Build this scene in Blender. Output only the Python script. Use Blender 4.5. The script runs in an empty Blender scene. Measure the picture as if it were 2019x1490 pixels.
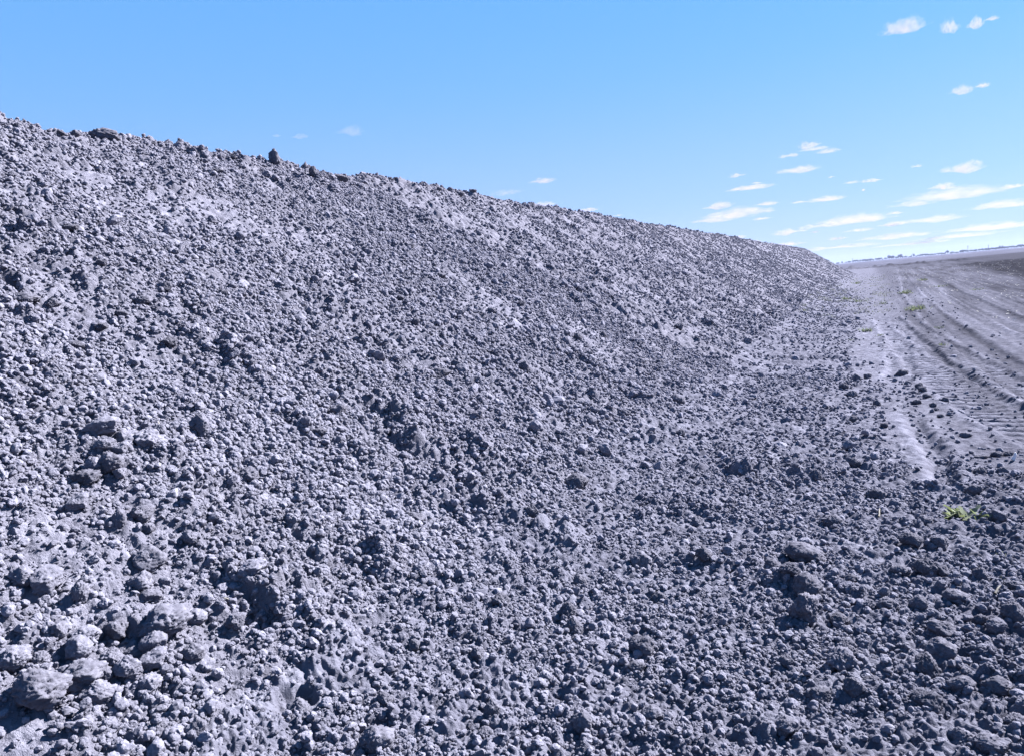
import bpy, bmesh, math, random
import numpy as np
from mathutils import Vector, Matrix, noise as mnoise

random.seed(7)
rng = np.random.default_rng(11)
C = bpy.context.scene.collection

# ------------------------------------------------------------------ camera
F, CX, CY = 1497.0, 1009.5, 745.0          # focal length in photo pixels (2019 wide)
EYE = 1.6
roll, pitch, yaw = math.radians(5.17), math.radians(6.35), math.radians(25.7)
R0 = np.array([math.cos(yaw), math.sin(yaw), 0.0]); F0 = np.array([-math.sin(yaw), math.cos(yaw), 0.0])
ZV = np.array([0.0, 0.0, 1.0])
FW = F0*math.cos(pitch) - ZV*math.sin(pitch); U0 = ZV*math.cos(pitch) + F0*math.sin(pitch)
RT = R0*math.cos(roll) - U0*math.sin(roll); UP = R0*math.sin(roll) + U0*math.cos(roll)
cam_d = bpy.data.cameras.new('camera'); cam = bpy.data.objects.new('camera', cam_d); C.objects.link(cam)
cam_d.sensor_width = 36.0; cam_d.lens = 36.0*F/2019.0
cam_d.clip_start = 0.05; cam_d.clip_end = 60000
m = Matrix.Identity(4)
for i in range(3):
    m[i][0], m[i][1], m[i][2] = RT[i], UP[i], -FW[i]
m[2][3] = EYE
cam.matrix_world = m
bpy.context.scene.camera = cam

# ------------------------------------------------------------------ sky, sun, exposure
SUN_AZ_CAM, SUN_EL = 61.0, 37.0            # degrees right of the view axis, elevation
az = yaw - math.radians(SUN_AZ_CAM)        # measured from +Y, positive to the left
sun_dir = Vector((-math.sin(az)*math.cos(math.radians(SUN_EL)), math.cos(az)*math.cos(math.radians(SUN_EL)), math.sin(math.radians(SUN_EL))))
world = bpy.data.worlds.new('World'); bpy.context.scene.world = world; world.use_nodes = True
wn = world.node_tree.nodes; wl = world.node_tree.links; wn.clear()
sky = wn.new('ShaderNodeTexSky'); sky.sky_type = 'NISHITA'; sky.sun_disc = False
sky.sun_elevation = math.radians(SUN_EL); sky.sun_rotation = -az
sky.altitude = 100; sky.air_density = 1.0; sky.dust_density = 0.6; sky.ozone_density = 2.0
bg = wn.new('ShaderNodeBackground'); bg.inputs['Strength'].default_value = 0.05
wo = wn.new('ShaderNodeOutputWorld')
# cool clear air: tint the physical sky, and let it pale towards the horizon
tint = wn.new('ShaderNodeMix'); tint.data_type = 'RGBA'; tint.blend_type = 'MULTIPLY'; tint.inputs[0].default_value = 1.0
tint.inputs[7].default_value = (0.088, 0.36, 0.78, 1)
wl.new(sky.outputs[0], tint.inputs[6])
tcw = wn.new('ShaderNodeTexCoord'); sep = wn.new('ShaderNodeSeparateXYZ'); wl.new(tcw.outputs['Generated'], sep.inputs[0])
hr = wn.new('ShaderNodeValToRGB'); hr.color_ramp.interpolation = 'B_SPLINE'
hr.color_ramp.elements[0].position = 0.0; hr.color_ramp.elements[0].color = (.74, .73, .99, 1)
hr.color_ramp.elements[1].position = 0.75; hr.color_ramp.elements[1].color = (.12, .41, .92, 1)
for p_, c_ in ((.09, (.52, .635, .99)), (.25, (.25, .55, .99)), (.45, (.165, .475, .97))):
    e_ = hr.color_ramp.elements.new(p_); e_.color = (*c_, 1)
wl.new(sep.outputs[2], hr.inputs[0])
sc_ = wn.new('ShaderNodeVectorMath'); sc_.operation = 'SCALE'; sc_.inputs[3].default_value = 2.75
wl.new(hr.outputs[0], sc_.inputs[0])
hz_ = wn.new('ShaderNodeMix'); hz_.data_type = 'RGBA'; hz_.inputs[0].default_value = .8
wl.new(tint.outputs[2], hz_.inputs[6]); wl.new(sc_.outputs[0], hz_.inputs[7])
wl.new(hz_.outputs[2], bg.inputs[0]); wl.new(bg.outputs[0], wo.inputs[0])
sl = bpy.data.lights.new('sun', 'SUN'); sun = bpy.data.objects.new('sun', sl); C.objects.link(sun)
sl.energy = 5.0; sl.angle = math.radians(0.5); sl.color = (1.0, 0.97, 0.94)
sun.rotation_euler = sun_dir.to_track_quat('Z', 'Y').to_euler()
vs = bpy.context.scene.view_settings
vs.view_transform = 'Standard'; vs.look = 'None'; vs.gamma = 1.0; vs.exposure = 2.87
bpy.context.scene.cycles.volume_bounces = 3

# ------------------------------------------------------------------ helpers
def tag(o, label=None, cat=None, group=None, kind=None):
    if label: o['label'] = label
    if cat: o['category'] = cat
    if group: o['group'] = group
    if kind: o['kind'] = kind
    return o

def mesh_from(name, V, T=None, Q=None, smooth=True):
    me = bpy.data.meshes.new(name)
    V = np.asarray(V, np.float32)
    me.vertices.add(len(V)); me.vertices.foreach_set('co', V.ravel())
    faces = Q if Q is not None else T
    if faces is not None:
        faces = np.asarray(faces, np.int32); n = faces.shape[1]
        me.loops.add(faces.size); me.loops.foreach_set('vertex_index', faces.ravel())
        me.polygons.add(len(faces))
        me.polygons.foreach_set('loop_start', np.arange(0, faces.size, n, dtype=np.int32))
        if smooth: me.polygons.foreach_set('use_smooth', np.ones(len(faces), bool))
    me.update(calc_edges=True)
    return me

def ray(px, py):
    return FW*F + RT*(px-CX) + UP*(CY-py)

def on_plane(px, py, z=0.0):
    d = ray(px, py); s = (EYE - z)/-d[2]
    return np.array([d[0]*s, d[1]*s])

RND = rng.random((65536, 4))
def hsh(ix, iy, seed):
    return RND[((ix*73856093) ^ (iy*19349663) ^ (seed*83492791)) & 0xFFFF]

ANG = rng.random(65536)*2*np.pi
GC, GS = np.cos(ANG), np.sin(ANG)
def perlin(x, y, seed=0):
    xi = np.floor(x).astype(np.int64); yi = np.floor(y).astype(np.int64)
    fx = x-xi; fy = y-yi
    u = fx*fx*fx*(fx*(fx*6-15)+10); v = fy*fy*fy*(fy*(fy*6-15)+10)
    def g(a, b, dx, dy):
        h = ((a*73856093) ^ (b*19349663) ^ (seed*83492791)) & 0xFFFF
        return GC[h]*dx + GS[h]*dy
    n00 = g(xi, yi, fx, fy); n10 = g(xi+1, yi, fx-1, fy)
    n01 = g(xi, yi+1, fx, fy-1); n11 = g(xi+1, yi+1, fx-1, fy-1)
    return ((n00*(1-u)+n10*u)*(1-v) + (n01*(1-u)+n11*u)*v)*1.5

def bumps(x, y, cell, fill, seed):
    """height field of half-buried lumps scattered one per cell"""
    ix = np.floor(x/cell).astype(np.int64); iy = np.floor(y/cell).astype(np.int64)
    out = np.zeros_like(x)
    for a in (-1, 0, 1):
        for b in (-1, 0, 1):
            h = hsh(ix+a, iy+b, seed)
            cx = (ix+a+0.15+0.7*h[:, 0])*cell; cy = (iy+b+0.15+0.7*h[:, 1])*cell
            r = cell*(0.28+0.36*h[:, 2])
            d2 = ((x-cx)**2+(y-cy)**2)/(r*r)
            k = np.where((h[:, 3] < fill) & (d2 < 1), r*(0.55+0.5*h[:, 1])*np.sqrt(np.maximum(0, 1-d2)), 0)
            np.maximum(out, k, out=out)
    return out

def sstep(a, b, t):
    t = np.clip((t-a)/(b-a), 0, 1); return t*t*(3-2*t)

def smin(a, b, k):
    h = np.clip(0.5+0.5*(b-a)/k, 0, 1); return b*(1-h)+a*h-k*h*(1-h)

# ------------------------------------------------------------------ terrain shape
CREST_D, CREST_H, TOE, Y_END = 7.5, 3.72, 2.0, 109.0
SLOPE = CREST_H/(CREST_D-TOE)

def heap_base(x, y):
    d = -x + 0.06*perlin(y/3.0, x*0+3.3, 5) + 0.04*perlin(y/9.0, x*0+7.3, 6)
    ramp = (d-TOE)*SLOPE*1.015
    top = CREST_H - .06 + .14*sstep(60, 105, y) + 0.05*perlin(y/2.3, x*0+1.7, 8)*sstep(60, 15, y) + 0.04*perlin(y/7.0, x*0+0.7, 9)
    z = smin(ramp, top, 0.14)
    back = CREST_H - (d-CREST_D-0.9)*0.66
    z = smin(z, back, 0.2)
    z = smin(z, (Y_END+1.0-y+.3*perlin(x/2.0, y/6.0, 4))*0.66, 0.08)
    # run-out at the toe: a soft concave foot
    k = 0.30
    foot = np.where(z/k > 20, z, k*np.log1p(np.exp(np.clip(z/k, -40, 20))))
    return foot - 0.02*np.exp(-np.maximum(z, 0)/0.5), z

def poly_dist(x, y, P):
    """distance to a polyline, signed side, and run length along it"""
    best = np.full_like(x, 1e9); side = np.zeros_like(x); run = np.zeros_like(x); L = 0
    for (ax, ay), (bx, by) in zip(P[:-1], P[1:]):
        dx, dy = bx-ax, by-ay; l2 = dx*dx+dy*dy; l = math.sqrt(l2)
        t = np.clip(((x-ax)*dx+(y-ay)*dy)/l2, 0, 1)
        d = np.hypot(x-ax-t*dx, y-ay-t*dy)
        mk = d < best
        best = np.where(mk, d, best)
        side = np.where(mk, np.sign((x-ax)*dy-(y-ay)*dx), side)
        run = np.where(mk, L+t*l, run); L += l
    return best, side, run

def px_line(pts, n=6):
    P = np.array([on_plane(*p) for p in pts])
    # Catmull-Rom smoothing
    out = []
    Q = np.vstack([2*P[0]-P[1], P, 2*P[-1]-P[-2]])
    for i in range(1, len(Q)-2):
        for t in np.linspace(0, 1, n, endpoint=False):
            p0, p1, p2, p3 = Q[i-1], Q[i], Q[i+1], Q[i+2]
            out.append(0.5*((2*p1)+(-p0+p2)*t+(2*p0-5*p1+4*p2-p3)*t*t+(-p0+3*p1-3*p2+p3)*t**3))
    out.append(P[-1])
    return np.array(out)

# wheel tracks: centre line (world metres), width, depth, tread depth, lug spacing
TRACKS = [
    (np.array([(3.9, 130), (2.65, 81), (1.85, 48), (1.55, 35), (1.45, 23), (1.50, 16), (1.62, 11.5), (1.8, 8), (2.0, 4), (2.1, 0)]), .55, .030, .012, .16),
    (np.array([(5.6, 130), (4.1, 81), (3.4, 48), (3.0, 35), (2.85, 23), (2.75, 18), (2.9, 12), (3.1, 6), (3.1, 0)]), .60, .035, .010, .18),
    (np.array([(7.4, 130), (5.4, 92), (5.0, 48), (4.75, 30), (4.6, 18), (4.6, 0)]), .55, .028, .010, .18),
    (np.array([(6.3, 110), (4.6, 60), (3.9, 38), (3.65, 24), (3.6, 12), (3.7, 0)]), .40, .022, .006, .18),
    (np.array([(.30, 24), (.55, 17), (.72, 13), (.92, 10.4), (1.18, 8.4), (1.55, 6.6), (2.1, 4.6), (2.6, 3)]), .62, .045, .038, .21),
    (np.array([(.72, 21), (1.05, 15), (1.35, 11.5), (1.75, 9.0), (2.4, 6.6)]), .55, .035, .034, .21),
    (np.array([(.42, 17.5), (.38, 14), (.30, 11.2)]), .34, .028, .026, .19),
    (np.array([(.33, 8.9), (.36, 7.9), (.41, 7.0), (.43, 6.3), (.42, 5.9)]), .13, .042, 0.0, .2),
]
for k_, (off, w_, dp_) in enumerate(((.38, .22, .012), (1.0, .30, .016), (1.75, .25, .012), (2.5, .35, .016), (-.35, .2, .010), (3.2, .3, .012))):
    P_ = TRACKS[0 if k_ % 2 else 1][0] + np.array([off-(0 if k_ % 2 else .9), 0]); P_ = P_*np.array([1+.03*k_, 1])
    TRACKS.append((P_, w_, dp_, .004, .17))
TRACKS = [(P, w, dp*(.9 if P[0, 1] > 50 else 1.0), td*(.7 if P[0, 1] > 50 else 1), ls) for P, w, dp, td, ls in TRACKS]
TRK = TRACKS[0][0][::-1]

# smooth trodden patches (centre x, y, half sizes, strength)
PATCHES = [(.12, 7.4, .10, .9, .25), (-.10, 19.0, .28, 2.2, .9), (-.06, 15.0, .26, 1.7, .9), (-.05, 12.0, .22, 1.0, .85)]

BANK = np.array([(.19, 8.8), (.22, 8.3), (.25, 7.6), (.285, 6.9), (.305, 6.4), (.30, 6.0)])
# small hollows in the heap, by where they open: photo px, width px, height px, depth m
PITS = [(505, 1225, 80, 60, .09), (580, 1385, 84, 44, .06), (500, 592, 50, 26, .14), (612, 564, 36, 18, .10),
        (496, 1150, 50, 22, .06), (200, 1250, 60, 40, .05), (255, 1265, 50, 34, .06), (740, 1440, 70, 40, .07), (640, 803, 44, 22, .08), (12, 545, 40, 24, .12)]
PIT_W = []

SLAB = []          # ridges of compacted soil lying down the slope: polyline, half width, height
def spacing_of(r):
    return r*DR

DR = 0.0023
LAST = {}
def terrain(x, y, detail=True):
    """height of heap and ground, rubble share, smoothness; x, y flat arrays"""
    r = np.hypot(x, y)
    sp = np.maximum(r*DR, 0.003)
    hb, hz = heap_base(x, y)
    onheap = sstep(-0.15, 0.25, hz)
    near = np.abs(y) < 140
    # ---- plain ground
    g = 0.03*perlin(x/4.0, y/7.0, 21)*sstep(60, 20, r) + 0.012*perlin(x/0.9, y/1.3, 22)*sstep(60, 20, r)
    g = g + 0.35*perlin(x/60.0, y/60.0, 23)*sstep(80, 400, r)
    rdg = np.zeros_like(x); trackm = np.zeros_like(x); LAST['ridge'] = rdg
    sel = np.where((x > -1.0) & (x < 12) & (y > -2) & (y < 135))[0]
    if len(sel):
        xs, ys = x[sel], y[sel]
        gg = np.zeros_like(xs); tm = np.zeros_like(xs); rg = np.zeros_like(xs)
        for P, w, dp, td, ls in TRACKS:
            d, s, run = poly_dist(xs, ys, P)
            e = 0.04*perlin(ys/0.5, xs/0.3, 31)
            inside = sstep(w*0.5+0.05, w*0.5-0.05, d+e)
            fade = sstep(0, 1.0, run)
            ridge = np.exp(-((d+e-w*0.5-0.07)/0.06)**2)
            lug = 0
            if td:
                ph = run/ls + 0.9*np.abs(d)/w*2*0.55 + 0.15*perlin(ys/0.6, xs/0.4, 33)
                lug = td*sstep(0.15, 0.45, np.abs((ph % 1.0)-0.5)*2*0.9)*(0.45+0.9*np.clip(0.5+perlin(xs/0.5, ys/0.9, 35), 0, 1))
                lug = lug*np.clip(1.0-np.maximum(0, spacing_of(np.hypot(xs, ys))/ls*3-0.6), 0, 1)
            rg = np.maximum(rg, fade*ridge*np.clip(.6+perlin(ys/1.5, xs/.4, 36), 0, 1)*(.5 if td < .005 else 1)); rg = np.maximum(rg, fade*inside*(lug/td*.5 if td > .02 else 0))
            gg += fade*(inside*(-dp+lug*.65) + ridge*dp*0.40*(1+0.8*perlin(ys/0.15, xs/0.15, 34)))
            tm = np.maximum(tm, inside*fade*(1 if td else .3))
        g[sel] += gg; trackm[sel] = tm; rdg[sel] = rg
    # far windrow of dark soil across the track end
    wr = np.exp(-((y-176-0.12*x)/3.0)**2)*sstep(-14, -6, x)*sstep(30, 6, x)
    g = g + wr*0.55*np.clip(0.5+perlin(x/2.5, y/2.5, 25)+0.5*perlin(x/0.8, y/0.8, 26), 0, 2)
    z = np.where(onheap > 0, smin(-hb, -g, 0.03)*-1 + hb*0, g)
    z = g*(1-onheap) + np.maximum(hb, 0)*onheap + (1-onheap)*np.maximum(hb, 0)*sstep(-1.2, 0.1, hz)
    # ---- rubble share: full on the heap, an apron round its foot, little on the track
    edge = 0.55*sstep(9.0, 6.2, y) + 1.6*sstep(6.6, 4.6, y) - 0.22 - 0.45*sstep(10, 26, y) - 1.4*sstep(26, 60, y)
    e2 = x + 0.22*perlin(x/0.5, y/1.0, 41) + 0.10*perlin(x/0.2, y/0.35, 42)
    apron = sstep(0.95, -0.65, e2-edge+.35*perlin(x/.18, y/.3, 43))
    rub = np.maximum(apron*0.75, onheap)
    rub = rub*(1-0.9*trackm)
    smooth = np.zeros_like(x)
    for cx, cy, hx, hy, st in PATCHES:
        q = np.hypot((x-cx)/hx, (y-cy)/hy) + 0.25*perlin(x/0.12, y/0.3, 44)
        smooth = np.maximum(smooth, st*sstep(1.1, 0.75, q))
    ok = np.where((x > -.4) & (x < .9) & (y > 5) & (y < 10))[0]
    if len(ok):
        d, sd, run = poly_dist(x[ok], y[ok], BANK)
        smooth[ok] = np.maximum(smooth[ok], sstep(.105, .06, d + .03*perlin(x[ok]/.1, y[ok]/.2, 46)))
    # dusty smooth streaks on the heap, drawn out down the slope
    st = -.6*sstep(14, 30, r) + perlin(y/0.9+x*0.25, x/2.2, 51) + 0.5*perlin(y/0.35+x*0.3, x/0.9, 52)
    streak = sstep(0.28, 0.7, st)*onheap
    smooth = np.maximum(smooth, 0.55*streak)
    slabm = np.zeros_like(x)
    for P, hw, hh in SLAB:
        ok = np.where((x > P[:, 0].min()-.5) & (x < P[:, 0].max()+.5) & (y > P[:, 1].min()-.5) & (y < P[:, 1].max()+.5))[0]
        if len(ok):
            d, sd, run = poly_dist(x[ok], y[ok], P)
            d = d + 0.03*perlin(x[ok]/.07, y[ok]/.07, 145) + .012*perlin(x[ok]/.025, y[ok]/.025, 146)
            mk = sstep(hw*1.15, hw*.75, d)
            z[ok] += hh*mk; slabm[ok] = np.maximum(slabm[ok], mk)
    z = z + slabm*(.010*perlin(x/.055, y/.055, 147)+.007*perlin(x/.022, y/.022, 148))
    rub = rub*(1-smooth)*(1-.15*slabm)
    if not detail:
        return z, rub, onheap, smooth, trackm, hz
    # ---- relief of the heap face
    face = onheap*(0.05*perlin(y/1.3, x/2.0, 61) + 0.032*perlin(y/0.45, x/1.4, 62) + 0.02*perlin(y/0.16, x/0.6, 63))
    z = z + face + rub*(0.030*np.abs(perlin(x/0.25, y/0.25, 64)) + 0.022*np.abs(perlin(x/0.11, y/0.11, 65)))
    wx = x + 0.012*perlin(x/0.04, y/0.04, 71) + 0.03*perlin(x/0.15, y/0.15, 73)
    wy = y + 0.012*perlin(x/0.04, y/0.04, 72) + 0.03*perlin(x/0.15, y/0.15, 74)
    coarse = np.clip(0.55+0.9*perlin(y/0.6, x/1.6, 81)+0.5*perlin(x/0.3, y/0.3, 82), 0.1, 1.2)
    for cell, fill, amp, sd in ((0.30, .22, .55, 91), (0.15, .42, .75, 92), (0.075, .62, .85, 93), (0.038, .75, .9, 94), (0.019, .8, .9, 95)):
        ok = np.where((sp < cell*0.42) & (rub > 0.02))[0]
        if not len(ok): continue
        fade = sstep(cell*0.42, cell*0.2, sp[ok])
        cc = coarse[ok] if cell > 0.05 else np.clip(coarse[ok]+0.35, 0, 1.1)
        z[ok] += bumps(wx[ok], wy[ok], cell, fill, sd)*amp*rub[ok]*fade*cc
    for wl_, amp, sd in ((0.05, .020, 101), (0.024, .012, 102), (0.012, .006, 103)):
        ok = np.where(sp < wl_*0.5)[0]
        z[ok] += perlin(x[ok]/wl_, y[ok]/wl_, sd)*amp*(0.35+0.65*rub[ok])*sstep(wl_*0.5, wl_*0.25, sp[ok])
    # far roughness, at the size the grid can carry
    n = perlin(x/np.maximum(sp*3.2, .03), y/np.maximum(sp*3.2, .03), 111) if False else 0
    for wl_, amp, sd in ((0.06, .024, 111), (0.10, .034, 112), (0.2, .062, 113), (0.45, .075, 114)):
        ok = np.where((sp*.5 < wl_*0.6) & (r > wl_*60))[0]
        z[ok] += perlin(x[ok]/wl_, y[ok]/wl_, sd)*amp*(0.26+0.74*onheap[ok]*(1-.75*smooth[ok]))*sstep(wl_*40, wl_*100, r[ok])
    # cloddy ploughed land beyond the track
    plough = sstep(5.2, 7.0, x-0.035*np.maximum(y-30, 0)+0.5*perlin(x/2, y/4, 121))*(1-onheap)
    for wl_, amp, sd in ((0.5, .05, 122), (0.2, .03, 123)):
        ok = np.where((sp < wl_*0.6) & (plough > 0.01))[0]
        z[ok] += np.abs(perlin(x[ok]/wl_, y[ok]/wl_, sd))*amp*plough[ok]
    for (cx, cy, a, b, dep) in PIT_W:
        ok = np.where((np.abs(x-cx) < 3*b) & (np.abs(y-cy) < 3*a))[0]
        q = np.hypot((x[ok]-cx)/b, (y[ok]-cy)/a) + 0.25*perlin(x[ok]/0.06, y[ok]/0.06, 131)
        z[ok] -= dep*sstep(1.15, 0.7, q)
    return z, rub, onheap, smooth, trackm, hz

def hit(px, py, n=900):
    """where the sight line of a photo pixel meets the terrain"""
    d = ray(px, py); d = d/np.linalg.norm(d)
    t = np.geomspace(1.2, 600, n)
    X, Y, Zz = d[0]*t, d[1]*t, EYE+d[2]*t
    h = terrain(X, Y, False)[0]
    k = np.where(Zz < h)[0]
    if not len(k): return None
    i = k[0]
    if i:
        a, b = Zz[i-1]-h[i-1], h[i]-Zz[i]; f = a/(a+b+1e-9)
        tt = t[i-1]+f*(t[i]-t[i-1])
    else: tt = t[0]
    return d*tt + np.array([0, 0, EYE]), tt

for px, py, w, h, dep in PITS:
    q = hit(px, py)
    if q:
        p, t = q
        PIT_W.append((p[0], p[1], 0.5*w*t/F, max(0.5*h*t/F*1.5, 0.03), dep))

def hitxy(px, py):
    return hit(px, py)[0][:2]
SL_ = [(np.array([hitxy(545, 1150), hitxy(610, 1195), hitxy(660, 1260), hitxy(690, 1320)]), .085, .02),
       (np.array([hitxy(470, 1165), hitxy(540, 1185)]), .05, .05)]
q_ = hitxy(25, 1475)
SLAB += SL_
PATCHES.append((q_[0], q_[1], .16, .14, .9))
for px_, py_, w_, h_ in ((180, 345, 120, 40), (430, 428, 230, 60), (560, 462, 120, 34), (660, 475, 90, 34), (960, 600, 170, 44), (210, 400, 90, 30), (900, 560, 90, 30), (330, 400, 90, 40), (1240, 580, 120, 30), (1010, 640, 90, 26), (700, 420, 110, 26)):
    p_, t_ = hit(px_, py_)
    PATCHES.append((p_[0], p_[1], h_*t_/F*.9, .62*w_*t_/F, .66))

# ------------------------------------------------------------------ materials
def mat(name):
    m_ = bpy.data.materials.new(name); m_.use_nodes = True
    n = m_.node_tree.nodes; b = n['Principled BSDF']
    b.inputs['Roughness'].default_value = 1.0
    b.inputs['Specular IOR Level'].default_value = 0.0
    return m_, n, m_.node_tree.links, b

def ramp(n, stops):
    r_ = n.new('ShaderNodeValToRGB'); e = r_.color_ramp.elements
    e[0].position, e[0].color = stops[0][0], (*stops[0][1], 1)
    e[1].position, e[1].color = stops[-1][0], (*stops[-1][1], 1)
    for p, c in stops[1:-1]:
        k = e.new(p); k.color = (*c, 1)
    return r_

SOIL_D, SOIL_M, SOIL_L = (.071, .0715, .095), (.1035, .1038, .137), (.148, .149, .191)

def soil_mat(name, scale, bump_d, coord='Object', attr=False):
    m_, n, l, b = mat(name)
    tc = n.new('ShaderNodeTexCoord') if coord == 'Object' else n.new('ShaderNodeNewGeometry')
    out = tc.outputs['Object'] if coord == 'Object' else tc.outputs['Position']
    n1 = n.new('ShaderNodeTexNoise'); n1.inputs['Scale'].default_value = scale; n1.inputs['Detail'].default_value = 6; n1.inputs['Roughness'].default_value = .62
    l.new(out, n1.inputs['Vector'])
    r1 = ramp(n, [(.30, SOIL_D), (.5, SOIL_M), (.72, SOIL_L)])
    l.new(n1.outputs['Fac'], r1.inputs[0])
    col = r1.outputs[0]
    if attr:
        a = n.new('ShaderNodeAttribute'); a.attribute_name = 'soil'
        mx = n.new('ShaderNodeMix'); mx.data_type = 'RGBA'; mx.blend_type = 'MULTIPLY'; mx.inputs[0].default_value = 1
        l.new(col, mx.inputs[6]); l.new(a.outputs['Color'], mx.inputs[7]); col = mx.outputs[2]
    else:
        oi = n.new('ShaderNodeObjectInfo')
        mr = n.new('ShaderNodeMapRange'); mr.inputs[3].default_value = .82; mr.inputs[4].default_value = 1.2
        l.new(oi.outputs['Random'], mr.inputs[0])
        mx = n.new('ShaderNodeVectorMath'); mx.operation = 'SCALE'
        l.new(col, mx.inputs[0]); l.new(mr.outputs[0], mx.inputs[3]); col = mx.outputs[0]
    l.new(col, b.inputs['Base Color'])
    n2 = n.new('ShaderNodeTexNoise'); n2.inputs['Scale'].default_value = scale*(6 if not attr else 8); n2.inputs['Detail'].default_value = 5; n2.inputs['Roughness'].default_value = .7
    l.new(out, n2.inputs['Vector'])
    bp = n.new('ShaderNodeBump'); bp.inputs['Strength'].default_value = .8; bp.inputs['Distance'].default_value = bump_d
    l.new(n2.outputs['Fac'], bp.inputs['Height']); l.new(bp.outputs[0], b.inputs['Normal'])
    return m_

M_HEAP = soil_mat('heap_soil', 9.0, .030, 'Position', True)
M_GROUND = soil_mat('track_soil', 7.0, .018, 'Position', True)
M_CLOD = soil_mat('clod_soil', 2.2, .004)
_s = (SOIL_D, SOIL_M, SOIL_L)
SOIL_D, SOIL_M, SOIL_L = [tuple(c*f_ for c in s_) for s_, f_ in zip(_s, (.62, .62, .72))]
M_SHADED = soil_mat('shaded_clod_soil', 2.2, .004)  # same soil darkened: shade of the clods' near faces put into the colour
SOIL_D, SOIL_M, SOIL_L = [tuple(c*.80 for c in s_) for s_ in _s]
M_MID = soil_mat('mid_clod_soil', 2.2, .004)
SOIL_D, SOIL_M, SOIL_L = _s

# ------------------------------------------------------------------ terrain mesh: polar sheet, fine where the eye is near
azc = -math.degrees(yaw)                       # view axis, degrees from +Y (positive right)
A_fine = np.radians(np.arange(azc-47, azc+47, 0.056))
A_rest = np.radians(np.arange(azc+47, azc+360-47, 3.0))
A = np.concatenate([A_fine, A_rest]); nA = len(A)
Rr = np.concatenate([[0.25, 0.6, 0.9, 1.2, 1.5], 1.7*np.exp(np.arange(0, math.log(125/1.7), DR)), 125*np.exp(np.arange(0.01, math.log(2600/125), 0.01))])
nR = len(Rr)
RR, AA = np.meshgrid(Rr, A, indexing='ij')
X = (RR*np.sin(AA)).ravel(); Y = (RR*np.cos(AA)).ravel()
print('terrain verts', X.size)
Zt = np.empty_like(X); RUB = np.empty_like(X); HZ = np.empty_like(X); SM = np.empty_like(X); TM = np.empty_like(X); RDG = np.empty_like(X); OH = np.empty_like(X)
for s in range(0, X.size, 400000):
    e = slice(s, min(s+400000, X.size))
    Zt[e], RUB[e], OH[e], SM[e], TM[e], HZ[e] = terrain(X[e], Y[e]); RDG[e] = LAST['ridge']
i = np.arange(nR-1)[:, None]*nA; j = np.arange(nA)[None, :]; j2 = (j+1) % nA
Qd = np.stack([(i+j), (i+j2), (i+nA+j2), (i+nA+j)], -1).reshape(-1, 4)
rc = np.hypot(X[Qd[:, 0]], Y[Qd[:, 0]])
isheap = (HZ[Qd] + 0.0).mean(1) + 0.10*perlin(X[Qd[:, 0]]/.4, Y[Qd[:, 0]]/.4, 141) > 0.06

# soil colour of the zones of land (dust, damp ploughed soil, stubble)
def zone_color():
    c = np.ones((X.size, 3), np.float32)
    r = np.hypot(X, Y)
    patch = perlin(X/1.1, Y/2.2, 151)*0.5 + perlin(X/0.3, Y/0.5, 152)*0.4
    f = 0.86 + 0.14*patch + (.10+.10*OH)*SM*(1+.6*perlin(X/.12, Y/.2, 158))
    c *= f[:, None]
    ng = (OH < 0.5)
    fwd = X*F0[0]+Y*F0[1]
    # damp dark ploughed strip
    ax_, ay_ = X, Y
    dark = sstep(5.6, 8.0, X-0.045*np.maximum(Y-20, 0)+0.8*perlin(X/2.0, Y/5.0, 153))*sstep(230, 195, fwd+14*perlin(X/30, Y/30, 154))
    vd = sstep(0.0, 0.22, (X-4.0-0.045*Y)/8.0)*sstep(113, 97, fwd+5*perlin(X/12, Y/6, 155))*sstep(34, 50, fwd+4*perlin(X/5, Y/5, 160))
    c[ng] *= (np.array([.80, .81, .83], np.float32)*(1-.22*sstep(.2, 1.6, X+.35*perlin(X/.6, Y/2.5, 161))+.35*RDG)[:, None])[ng]
    c[ng] *= (1-.16*sstep(-.2, 1.6, X)-.14*sstep(2.0, 6.0, X))[ng, None]
    u = X - np.interp(Y, TRK[:, 1], TRK[:, 0]); us = u/(1+np.clip(Y, 0, 130)*.012)
    sk = perlin(us/.34, Y/14+7, 171)*.6 + perlin(us/.13, Y/9, 172)*.45 + perlin(us/.8, Y/25, 173)*.4
    trk = sstep(-1.2, -.2, u)*sstep(6.5, 4.0, us)*sstep(4, 9, Y)
    c[ng] *= (1+.6*trk*np.clip(sk, -.7, 1))[ng, None]
    c[ng] *= (1-0.25*dark[ng]-0.38*vd[ng])[:, None]
    wr = np.exp(-((Y-176-0.12*X)/4.0)**2)*sstep(-14, -6, X)*sstep(30, 6, X)
    c[ng] *= (1-0.45*wr[ng])[:, None]
    st = sstep(198, 212, fwd+4*perlin(X/15, Y/15, 156))
    tint = np.array([1.12, 1.03, .95]); c[ng] = c[ng]*(1-st[ng, None]) + (np.array([.92, .94, 1.0])*(.54+0.16*perlin(X[ng]/9, Y[ng]/9, 157)+.12*perlin(X[ng]/40, Y[ng]/40, 159))[:, None])*st[ng, None]
    return np.clip(c, 0.1, 2.0)
COL = zone_color()

def sub_sheet(name, mask, material):
    q = Qd[mask]
    used = np.zeros(X.size, bool); used[q.ravel()] = True
    idx = np.cumsum(used)-1
    me = mesh_from(name, np.stack([X[used], Y[used], Zt[used]], 1), Q=idx[q])
    at = me.attributes.new('soil', 'FLOAT_COLOR', 'POINT')
    at.data.foreach_set('color', np.concatenate([COL[used], np.ones((used.sum(), 1), np.float32)], 1).astype(np.float32).ravel())
    o = bpy.data.objects.new(name, me); C.objects.link(o); me.materials.append(material)
    return o

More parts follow.
